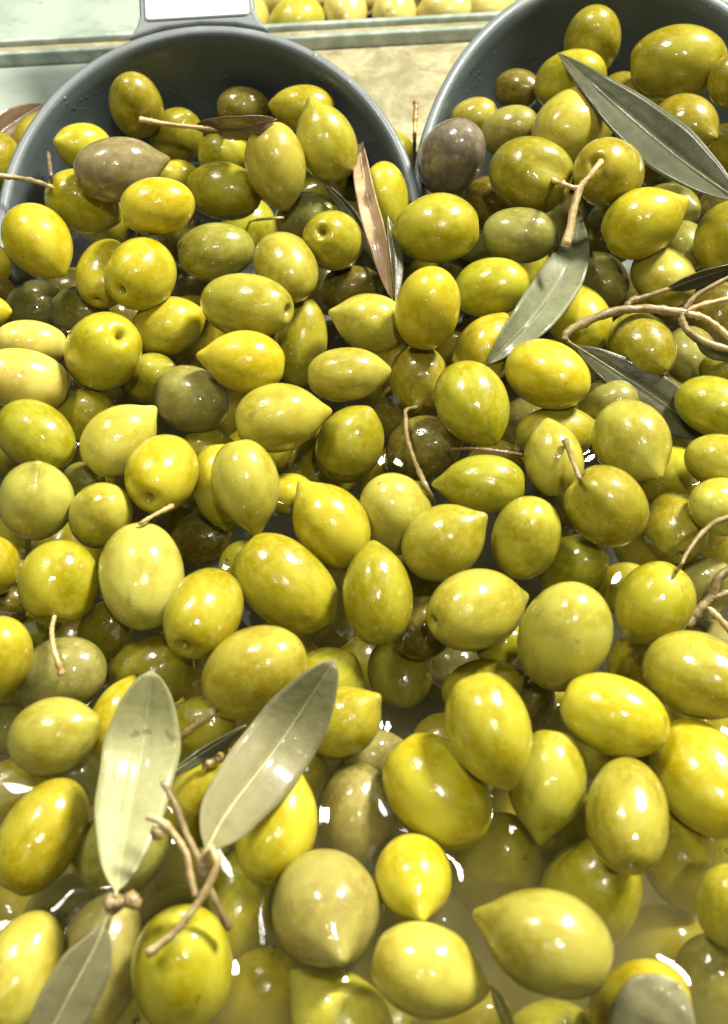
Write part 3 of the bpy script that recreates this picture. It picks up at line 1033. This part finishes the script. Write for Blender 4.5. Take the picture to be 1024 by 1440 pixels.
# --- loose leaves
tag(leaf('leaf', [(815,300,3),(800,372,None),(752,445,None),(684,513,1.5)], 62, LEAF_SILVER, RIB_DULL, None, 0.15, 0.32, 0.52, 0.8, 0.04, 40, 5),
    'silvery green leaf with folded midrib under the forked stem', 'leaf')
tag(leaf('leaf', [(1040,284,6),(960,226,None),(880,160,None),(786,76,5)], 66, LEAF_SLATE, RIB_DULL, None, 0.30, 0.22, 0.45, 0.8, 0.05, 41, 5),
    'long slate-green leaf slanting across the plain-rimmed scoop', 'leaf')
o = leaf('leaf', [(270,178,2.5),(330,178,3),(388,168,0)], 34, LEAF_BROWN, STEM_BROWN, None, 0.5, 0.25, 0.5, 0.8, 0.05, 42, 5)
bpy.context.view_layer.update()
stem('stalk', [(196,168,2),(240,175,2.5),(300,182,2.8),(350,192,2)], 9, 6, STEM_TAN, o, 43, 0.0, 0.3)
tag(o, 'purplish brown leaf with a pale stalk in the handled scoop', 'leaf')
tag(leaf('leaf', [(499,160,3),(514,262,None),(535,345,None),(552,420,1.5)], 29, LEAF_PINK, LEAF_PINK, None, 0.35, 0.45, 0.5, 0.6, 0.04, 44, 5),
    'narrow pinkish-tan rolled leaf standing over the scoop mouth', 'leaf')
tag(leaf('leaf', [(455,256,-1),(500,310,None),(552,412,0.5)], 24, LEAF_SLATE, RIB_DULL, None, 0.7, 0.3, 0.5, 0.8, 0.04, 45, 4),
    'narrow green leaf crossing under the pink-tan leaf', 'leaf')
tag(leaf('leaf', [(545,305,-4),(556,365,None),(556,425,-1)], 22, LEAF_DARK, RIB_DULL, None, -0.6, 0.3, 0.5, 0.8, 0.04, 46, 4),
    'dark narrow leaf hidden behind the pink-tan leaf', 'leaf')
# --- the wet sprig of three leaves in the brine
o = empty('leaf_sprig', at(170, 1268, front(170, 1268)))
bpy.context.view_layer.update()
ds = min(front(x, y) for x, y in ((165, 1200), (175, 1265), (240, 1165), (275, 1200), (265, 1300), (215, 1340))) - 0.002
q = lambda x, y, k=0.0: at(x, y, ds - k)
d1 = min(front(x, y) for x, y in ((190, 980), (170, 1030), (200, 1100), (170, 1180), (220, 1060), (230, 1010))) - 0.0015
leaf('leaf', [(163,1258,0),(195,1090,0),(212,944,0)], 98, LEAF_PALE, RIB_PALE, o, 0.0, 0.10, 0.64, 0.62, 0.03, 50, 5, 0.03,
     pts3=[at(162, 1262, ds), at(178, 1160, (ds + d1) / 2), at(200, 1050, d1), at(213, 943, d1 - 0.001)])
d2 = min(front(x, y) for x, y in ((440, 960), (400, 1020), (350, 1090), (320, 1150), (430, 1000), (360, 1020), (455, 1000), (440, 1025), (410, 1080), (465, 960))) - 0.0015
leaf('leaf', [(288,1200,0),(375,1060,0),(470,930,0)], 96, LEAF_GREY, RIB_PALE, o, 0.1, 0.08, 0.64, 0.60, 0.03, 51, 4.5, 0.05,
     pts3=[at(286, 1204, ds), at(322, 1140, (ds + d2) / 2), at(392, 1048, d2), at(471, 928, d2 - 0.002)])
leaf('leaf', [(150,1295,0),(110,1370,0),(40,1470,0)], 74, LEAF_GREY, RIB_PALE, o, -0.2, 0.12, 0.6, 0.8, 0.03, 52, 6, 0.15,
     pts3=[q(153, 1280), q(135, 1330, .001), q(98, 1400, .002), q(20, 1550, .003)])
leaf('leaf', [(236,1088,0),(285,1062,0),(340,1022,0)], 26, LEAF_SLATE, RIB_PALE, o, 0.9, 0.3, 0.5, 0.8, 0.02, 53, 5,
     pts3=[at(228, 1094, d1 + .004), at(285, 1058, d2 + .004), at(345, 1020, d2 + .003)])
node_ball('node', q(186, 1266), px_r(186, 1266, 24), STEM_BROWN, o, 54)
node_ball('node', q(160, 1270, -.001), px_r(160, 1270, 24), STEM_BROWN, o, 55)
stem('branch', [(186,1266,0)], 24, 13, STEM_BROWN, o, 56, pts3=[q(150, 1270), q(168, 1270), q(192, 1262)])
stem('branch', [(150,1290,0)], 13, 9, STEM_BROWN, o, 57, pts3=[q(160, 1268), q(153, 1290), q(148, 1312)])
stem('stalk', [(208,1148,0)], 13, 11, STEM_TAN, o, 58, 0.1, pts3=[q(206, 1148), q(222, 1152), q(242, 1170), q(262, 1200), q(268, 1232), q(276, 1260)])
stem('stalk', [(230,1100,0)], 9, 14, STEM_BROWN, o, 59, pts3=[q(228, 1098, -.003), q(248, 1135, -.002), q(262, 1172, -.001), q(278, 1205), q(292, 1245, -.001), q(306, 1275, -.002), q(322, 1306, -.003)])
stem('stalk', [(304,1212,0)], 12, 13, STEM_TAN, o, 60, 0.5, pts3=[q(296, 1190, .001), q(305, 1216, .002), q(285, 1260, .002), q(262, 1292, .002), q(238, 1318, .0015), q(208, 1341, .001)])
stem('stalk', [(288,1200,0)], 15, 10, STEM_BROWN, o, 61, pts3=[q(288, 1232), q(286, 1212), q(288, 1196)])
node_ball('bud', q(222, 1172), px_r(222, 1172, 17), STEM_BROWN, o, 62)
tag(o, 'wet olive sprig with pale and grey-green leaves in the brine', 'sprig')

o = stem('cut_twig', [(244,1044,0.5),(262,1030,2),(302,1000,0.8)], 14, 13, STEM_TAN, None, 63, 0.35, 0.5)
tag(o, 'short pale cut twig poking out beside the pale leaf', 'twig')
tag(stem('cut_twig', [(288,1076,0.5),(305,1066,None),(330,1054,0.5)], 14, 14, STEM_TAN, None, 64), 'stubby tan twig end behind the grey leaf', 'twig')
tag(leaf('leaf', [(868,1520,1.5),(912,1442,None),(955,1384,1.2)], 108, LEAF_GREY, RIB_DULL, None, 0.1, -0.06, 0.62, 0.5, 0.0, 65, 3),
    'grey wet leaf with pale edge lying on a yellow olive', 'leaf')
tag(leaf('leaf', [(728,1470,-6),(708,1425,None),(690,1385,-4)], 20, LEAF_GREY, RIB_PALE, None, 0.5, 0.2, 0.5, 0.8, 0.0, 66, 4),
    'narrow khaki leaf on edge behind the cream oblong olive', 'leaf')


# ------------------------------------------------------------------ scoops
def scoop(px_l, px_r_, px_t, d_l, d_r, d_t, handle, label):
    Lp_, Rp_, Tp_ = at(*px_l, d_l), at(*px_r_, d_r), at(*px_t, d_t)
    mid = 0.5 * (Lp_ + Rp_)
    u = Rp_ - Lp_
    R = 0.5 * np.linalg.norm(u)
    u = u / np.linalg.norm(u)
    w = Tp_ - mid
    w = w - w.dot(u) * u
    H = np.linalg.norm(w)
    w = w / H
    nn = np.cross(u, w)
    if nn[2] < 0:
        nn = -nn
    o = empty('scoop', Vector(mid))
    bpy.context.view_layer.update()

    def loc(a, b, c):
        return mid + a * u + b * w + c * nn
    prof = [(0.060, -0.050), (0.030, -0.051), (0.016, -0.046), (0.009, -0.036), (0.005, -0.022), (0.0022, -0.006), (0.0017, -0.0008), (0.0010, -0.0002), (0.0002, 0.0000),
            (-0.0008, -0.0004), (-0.0012, -0.0016), (-0.0010, -0.0034), (0.0002, -0.0042), (0.0006, -0.007), (0.0030, -0.022), (0.0070, -0.036), (0.014, -0.048), (0.030, -0.0535), (0.060, -0.0525)]
    outl = []
    for k in range(6):
        outl.append(('leg', -1, -0.012 + 0.002 * k))
    for k in range(57):
        outl.append(('arc', math.pi - math.pi * k / 56, 0))
    for k in range(6):
        outl.append(('leg', 1, -0.002 - 0.002 * k))
    verts, faces = [], []
    for kind, a, b in outl:
        for ins, h in prof:
            if kind == 'leg':
                p = loc(a * (R - ins), b, h)
            else:
                p = loc(math.cos(a) * (R - ins), math.sin(a) * (H - ins * H / R), h)
            verts.append(p)
    m = len(prof)
    for i in range(len(outl) - 1):
        for j in range(m - 1):
            faces.append((i * m + j, (i + 1) * m + j, (i + 1) * m + j + 1, i * m + j + 1))
    faces.append(tuple(range(m)))
    faces.append(tuple((len(outl) - 1) * m + j for j in range(m))[::-1])
    link('bowl', new_mesh('bowl', verts, faces, SCOOP_GREY), o)
    # rim bead in a paler grey than the bowl, lying over its edge
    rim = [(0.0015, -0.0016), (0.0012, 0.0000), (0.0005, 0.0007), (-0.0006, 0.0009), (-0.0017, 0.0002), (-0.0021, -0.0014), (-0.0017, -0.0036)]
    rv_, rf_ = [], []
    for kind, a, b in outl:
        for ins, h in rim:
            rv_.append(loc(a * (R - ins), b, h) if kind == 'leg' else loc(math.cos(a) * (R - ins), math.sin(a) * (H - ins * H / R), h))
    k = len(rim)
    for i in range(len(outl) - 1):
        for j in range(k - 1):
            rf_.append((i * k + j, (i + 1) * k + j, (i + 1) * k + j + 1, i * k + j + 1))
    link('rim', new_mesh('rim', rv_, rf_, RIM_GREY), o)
    if handle:
        # a flat grip with a raised frame; flares into the rim
        pts = [(-0.0235, -0.0022), (-0.0205, 0.0022), (-0.0192, 0.0065), (-0.0186, 0.090), (0.0186, 0.090), (0.0192, 0.0065), (0.0205, 0.0022), (0.0235, -0.0022),
               (0.012, 0.0012), (0.0, 0.0022), (-0.012, 0.0012)]
        tilt = 0.10

        def hl(a, b, c):
            return loc(a, H + b, c + tilt * b)
        vt = [hl(a, b, 0.0012) for a, b in pts] + [hl(a, b, -0.009) for a, b in pts]
        k = len(pts)
        fc = [tuple(range(k))[::-1], tuple(range(k, 2 * k))]
        for i in range(k):
            j = (i + 1) % k
            fc.append((i, j, k + j, k + i))
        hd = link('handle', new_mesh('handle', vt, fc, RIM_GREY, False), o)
        bv = hd.modifiers.new('bevel', 'BEVEL')
        bv.width = 0.0011
        bv.segments = 3
        pp = [(-0.0172, 0.0046), (-0.0164, 0.0038), (0.0164, 0.0038), (0.0172, 0.0046), (0.0168, 0.084), (-0.0168, 0.084)]
        vt = [hl(a, b, 0.0021) for a, b in pp] + [hl(a, b, 0.0006) for a, b in pp]
        k = len(pp)
        fc = [tuple(range(k))[::-1], tuple(range(k, 2 * k))] + [(i, (i + 1) % k, k + (i + 1) % k, k + i) for i in range(k)]
        hp = link('handle_panel', new_mesh('handle_panel', vt, fc, PANEL_WHITE, False), hd)
        hp['label'] = 'white panel set in the grey handle'
        bv = hp.modifiers.new('bevel', 'BEVEL')
        bv.width = 0.0005
        bv.segments = 2
    tag(o, label, 'scoop')
    return o


scoop((2, 330), (584, 290), (276, 44), 0.339, 0.346, 0.366, True, 'grey plastic scoop with a white-panelled handle, full of olives')
scoop((588, 268), (1180, 300), (884, -34), 0.352, 0.346, 0.380, False, 'grey plastic scoop with a plain rim and no handle in view')
tag(leaf('leaf', [(588,285,0),(575,235,0),(556,186,0)], 24, LEAF_DARK, RIB_DULL, None, 0.4, 0.25, 0.5, 0.8, 0.0, 67, 4,
         pts3=[at(588, 290, 0.362), at(577, 238, 0.378), at(556, 184, 0.392)]), 'dark wet leaf stuck outside the handled scoop', 'leaf')
tag(leaf('leaf', [(-30,230,0),(5,180,0),(52,150,0)], 52, LEAF_BROWN, STEM_BROWN, None, 0.3, 0.25, 0.5, 0.8, 0.05, 68, 4,
         pts3=[at(-40, 226, 0.388), at(5, 184, 0.398), at(60, 146, 0.408)]), 'blurred brown leaf lying behind the handled scoop', 'leaf')

# ------------------------------------------------------------------ brine with a meniscus round every olive that breaks the surface
def make_water():
    m, nt, bs, out = mat_new('brine')
    g = N(nt)
    nt.nodes.remove(bs)
    tr = g.node('ShaderNodeBsdfTransparent')
    tr.inputs['Color'].default_value = (0.97, 0.97, 0.93, 1)
    gl = g.node('ShaderNodeBsdfGlossy')
    gl.inputs['Roughness'].default_value = 0.035
    fr = g.node('ShaderNodeFresnel')
    fr.inputs['IOR'].default_value = 1.36
    mx = g.node('ShaderNodeMixShader')
    g.link(fr.outputs[0], mx.inputs[0])
    g.link(tr.outputs[0], mx.inputs[1])
    g.link(gl.outputs[0], mx.inputs[2])
    tc = g.node('ShaderNodeTexCoord')
    nb = g.bump(g.noise(tc.outputs['Object'], 45.0, 2.0), 0.25, 0.0012)
    g.link(nb, gl.inputs['Normal'])
    g.link(nb, fr.inputs['Normal'])
    g.link(mx.outputs[0], out.inputs['Surface'])
    pv = g.node('ShaderNodeVolumePrincipled')
    pv.inputs['Color'].default_value = (0.95, 0.88, 0.46, 1)
    # clear at the back, stirred and cloudy towards the front
    sy = g.node('ShaderNodeSeparateXYZ')
    g.link(tc.outputs['Object'], sy.inputs[0])
    g.link(g.ramp(sy.outputs[1], 0.035, 0.150, 40.0, 1.5), pv.inputs['Density'])
    pv.inputs['Anisotropy'].default_value = 0.35
    g.link(pv.outputs[0], out.inputs['Volume'])

    x0, x1, y0, y1, st = -0.17, 0.17, 0.02, 0.355, 0.0009
    nx, ny = int((x1 - x0) / st), int((y1 - y0) / st)
    X, Y = np.meshgrid(np.linspace(x0, x1, nx), np.linspace(y0, y1, ny))
    Hh = np.zeros_like(X)
    for i in range(len(specs)):
        c, a, rw, rl = C[i], AX[i], wr[i], lr[i]
        if c[2] - rl > 0.004 or c[2] + rl < -0.004:
            continue
        sel = (np.abs(X - c[0]) < rl + 0.008) & (np.abs(Y - c[1]) < rl + 0.008)
        if not sel.any():
            continue
        dx, dy, dz = X[sel] - c[0], Y[sel] - c[1], -c[2]
        al = dx * a[0] + dy * a[1] + dz * a[2]
        px_, py_, pz_ = dx - al * a[0], dy - al * a[1], dz - al * a[2]
        per2 = px_ ** 2 + py_ ** 2 + pz_ ** 2
        q_ = np.sqrt(per2 / rw ** 2 + al ** 2 / rl ** 2)
        top = c[2] + rw                    # how far it stands out of, or lies under, the surface
        dist = np.maximum(0.0, (q_ - 1.0)) * rw
        amp = 0.0014 * np.clip((top - 0.0008) / 0.003, 0.0, 1.0)
        Hh[sel] = np.maximum(Hh[sel], amp * np.exp(-(dist / 0.0021)))
    Hh += 0.00012 * np.sin(X * 160 + 2 * np.sin(Y * 90)) + 0.0001 * np.sin(Y * 210 + X * 70)
    # small bubbles caught in the menisci
    ok = np.argwhere((Hh > 0.0005) & (Hh < 0.0011) & (Y < 0.215) & (np.abs(X) < 0.10))
    br = np.random.default_rng(3)
    bv, bf = [], []
    for k_ in br.choice(len(ok), 26, replace=False):
        jy, ix = ok[k_]
        for _ in range(br.integers(1, 5)):
            rb = br.uniform(0.00025, 0.0006)
            cx_, cy_ = X[jy, ix] + br.normal() * 0.0009, Y[jy, ix] + br.normal() * 0.0009
            cz_ = Hh[jy, ix] + 0.0001
            b0 = len(bv)
            for i_ in range(7):
                for j_ in range(10):
                    u_, a_ = math.pi * i_ / 6, 2 * math.pi * j_ / 10
                    bv.append((cx_ + rb * math.sin(u_) * math.cos(a_), cy_ + rb * math.sin(u_) * math.sin(a_), cz_ + rb * math.cos(u_)))
            for i_ in range(6):
                for j_ in range(10):
                    bf.append((b0 + i_ * 10 + j_, b0 + (i_ + 1) * 10 + j_, b0 + (i_ + 1) * 10 + (j_ + 1) % 10, b0 + i_ * 10 + (j_ + 1) % 10))
    mb, ntb, bsb, outb = mat_new('bubble_film')
    gb = N(ntb)
    ntb.nodes.remove(bsb)
    t1, t2 = gb.node('ShaderNodeBsdfTransparent'), gb.node('ShaderNodeBsdfGlossy')
    t2.inputs['Roughness'].default_value = 0.05
    f1, m1 = gb.node('ShaderNodeFresnel'), gb.node('ShaderNodeMixShader')
    f1.inputs['IOR'].default_value = 1.5
    gb.link(f1.outputs[0], m1.inputs[0])
    gb.link(t1.outputs[0], m1.inputs[1])
    gb.link(t2.outputs[0], m1.inputs[2])
    gb.link(m1.outputs[0], outb.inputs['Surface'])
    bo = link('bubbles', new_mesh('bubbles', bv, bf, mb))
    bo['kind'] = 'stuff'
    tag(bo, 'tiny clear bubbles clinging to the waterline of floating olives', 'bubbles')
    top = np.stack([X, Y, Hh], -1).reshape(-1, 3)
    verts = [tuple(p) for p in top]
    faces = []
    for j in range(ny - 1):
        b = j * nx
        for i in range(nx - 1):
            faces.append((b + i, b + i + 1, b + nx + i + 1, b + nx + i))
    ring = [i for i in range(nx)] + [j * nx + nx - 1 for j in range(1, ny)] + [(ny - 1) * nx + i for i in range(nx - 2, -1, -1)] + [j * nx for j in range(ny - 2, 0, -1)]
    k0 = len(verts)
    for r in ring:
        verts.append((top[r][0], top[r][1], -0.078))
    for i in range(len(ring)):
        j = (i + 1) % len(ring)
        faces.append((ring[j], ring[i], k0 + i, k0 + j))
    faces.append(tuple(k0 + i for i in range(len(ring)))[::-1])
    return struct(link('water', new_mesh('water', verts, faces, m)))


make_water()

# ------------------------------------------------------------------ tank and what lies behind it
BG_ROT, BG_Y = math.radians(6.5), 0.4405      # the counter behind runs slightly askew


def box(name, x0, x1, y0, y1, z0, z1, mat, parent=None, bev=0.0, skew=False):
    v = [(x0, y0, z0), (x1, y0, z0), (x1, y1, z0), (x0, y1, z0), (x0, y0, z1), (x1, y0, z1), (x1, y1, z1), (x0, y1, z1)]
    if skew:
        cs, sn = math.cos(BG_ROT), math.sin(BG_ROT)
        v = [(x * cs - y * sn, BG_Y + x * sn + y * cs, z) for x, y, z in v]
    f = [(3, 2, 1, 0), (4, 5, 6, 7), (0, 1, 5, 4), (1, 2, 6, 5), (2, 3, 7, 6), (3, 0, 4, 7)]
    o = link(name, new_mesh(name, v, f, mat, False), parent)
    if bev:
        b = o.modifiers.new('bevel', 'BEVEL')
        b.width = bev
        b.segments = 2
    return o


def make_stone():
    m, nt, bs, out = mat_new('wet_ledge')
    g = N(nt)
    tc = g.node('ShaderNodeTexCoord')
    o_ = tc.outputs['Object']
    f = g.ramp(g.noise(o_, 75.0, 6.0, 0.68, 0.6), 0.36, 0.66)
    c = g.mix(f, (0.22, 0.19, 0.095, 1), (0.42, 0.38, 0.22, 1))
    f2 = g.ramp(g.noise(o_, 24.0, 3.0), 0.42, 0.6)
    c = g.mix(g.math('MULTIPLY', f2, 0.4), c, (0.26, 0.26, 0.17, 1))
    g.link(c, bs.inputs['Base Color'])
    bs.inputs['Roughness'].default_value = 0.3
    bs.inputs['Coat Weight'].default_value = 0.7
    bs.inputs['Coat Roughness'].default_value = 0.1
    g.link(g.bump(g.noise(o_, 130.0, 4.0, 0.6), 0.6, 0.002), bs.inputs['Normal'])
    return m


def make_tile():
    m, nt, bs, out = mat_new('white_tile')
    g = N(nt)
    tc = g.node('ShaderNodeTexCoord')
    o_ = tc.outputs['Object']
    f = g.ramp(g.noise(o_, 40.0, 5.0, 0.65, 0.4), 0.40, 0.68)
    c = g.mix(f, (0.34, 0.40, 0.34, 1), (0.25, 0.30, 0.23, 1))
    f2 = g.ramp(g.noise(o_, 120.0, 3.0), 0.62, 0.75)
    c = g.mix(g.math('MULTIPLY', f2, 0.5), c, (0.18, 0.19, 0.12, 1))
    g.link(c, bs.inputs['Base Color'])
    bs.inputs['Roughness'].default_value = 0.22
    bs.inputs['Coat Weight'].default_value = 0.5
    g.link(g.bump(g.noise(o_, 90.0, 3.0), 0.3, 0.001), bs.inputs['Normal'])
    return m


def make_glass():
    m, nt, bs, out = mat_new('divider_glass')
    g = N(nt)
    tc = g.node('ShaderNodeTexCoord')
    n1 = g.noise(tc.outputs['Object'], 110.0, 4.0)
    g.link(g.mix(g.ramp(n1, 0.4, 0.65), (0.26, 0.32, 0.27, 1), (0.44, 0.50, 0.43, 1)), bs.inputs['Base Color'])
    bs.inputs['Roughness'].default_value = 0.12
    bs.inputs['Coat Weight'].default_value = 1.0
    g.link(g.bump(n1, 0.5, 0.001), bs.inputs['Normal'])
    return m


def make_steel():
    m, nt, bs, out = mat_new('tank_steel')
    g = N(nt)
    tc = g.node('ShaderNodeTexCoord')
    n1 = g.noise(tc.outputs['Object'], 30.0, 4.0)
    g.link(g.mix(n1, (0.012, 0.013, 0.012, 1), (0.03, 0.031, 0.028, 1)), bs.inputs['Base Color'])
    bs.inputs['Roughness'].default_value = 0.6
    bs.inputs['Specular IOR Level'].default_value = 0.1
    return m


STEEL, STONE, TILE, GLASS = make_steel(), make_stone(), make_tile(), make_glass()
tk = struct(empty('tank', (0, 0.2, -0.09)))
bpy.context.view_layer.update()
box('tank_floor', -0.20, 0.20, -0.01, 0.3655, -0.090, -0.080, STEEL, tk)
box('tank_back', -0.20, 0.20, 0.366, 0.372, -0.080, -0.004, STEEL, tk)
struct(box('ledge', -0.0455, 0.45, -0.085, -0.0072, -0.03, -0.001, STONE, None, 0, True))
struct(box('tile_ledge', -0.45, -0.0465, -0.085, -0.0072, -0.03, -0.0005, TILE, None, 0.0012, True))
struct(box('tile_ledge', -0.45, -0.1655, 0.0072, 0.16, -0.03, -0.0005, TILE, None, 0.0012, True))
struct(box('tile_ledge', -0.1635, -0.0465, 0.0072, 0.16, -0.03, -0.0005, TILE, None, 0.0012, True))
struct(box('back_counter', -0.0455, 0.45, 0.0072, 0.16, -0.03, -0.012, STONE, None, 0, True))
# glass divider: two upright sheets with a wet channel between them
dv = empty('divider', (0, BG_Y, -0.03))
bpy.context.view_layer.update()
box('glass_sheet', -0.45, 0.45, -0.0068, -0.0038, -0.03, 0.0045, GLASS, dv, 0.0007, True)
box('glass_sheet', -0.45, 0.45, 0.0038, 0.0068, -0.03, 0.0045, GLASS, dv, 0.0007, True)
box('channel', -0.45, 0.45, -0.0036, 0.0036, -0.03, 0.0020, STONE, dv, 0, True)
tag(dv, 'pair of glass divider edges running behind the two scoops', 'divider')
# olives of the next compartment, out of focus
k = 0
for px in range(350, 760, 68):
    for row in range(2):
        x_ = (px + row * 22 - 512) / FPX * 0.48
        y_ = 0.466 + 0.12 * x_ + 0.021 * row + frng.uniform(-0.003, 0.003)
        me = OMESH['n'][k % 5]
        o = link('olive', me)
        o.location = (x_, y_, -0.003)
        o.rotation_euler = (math.radians(90) + frng.uniform(-0.15, 0.15), 0, frng.uniform(0, 6.28))
        o.scale = (0.0098, 0.0098, 0.0125)
        o.color = (*PAL[frng.choice('cccp')], 1)
        tag(o, 'blurred pale olive in the compartment beyond the glass divider', 'olive', 'olives beyond the divider')
        k += 1
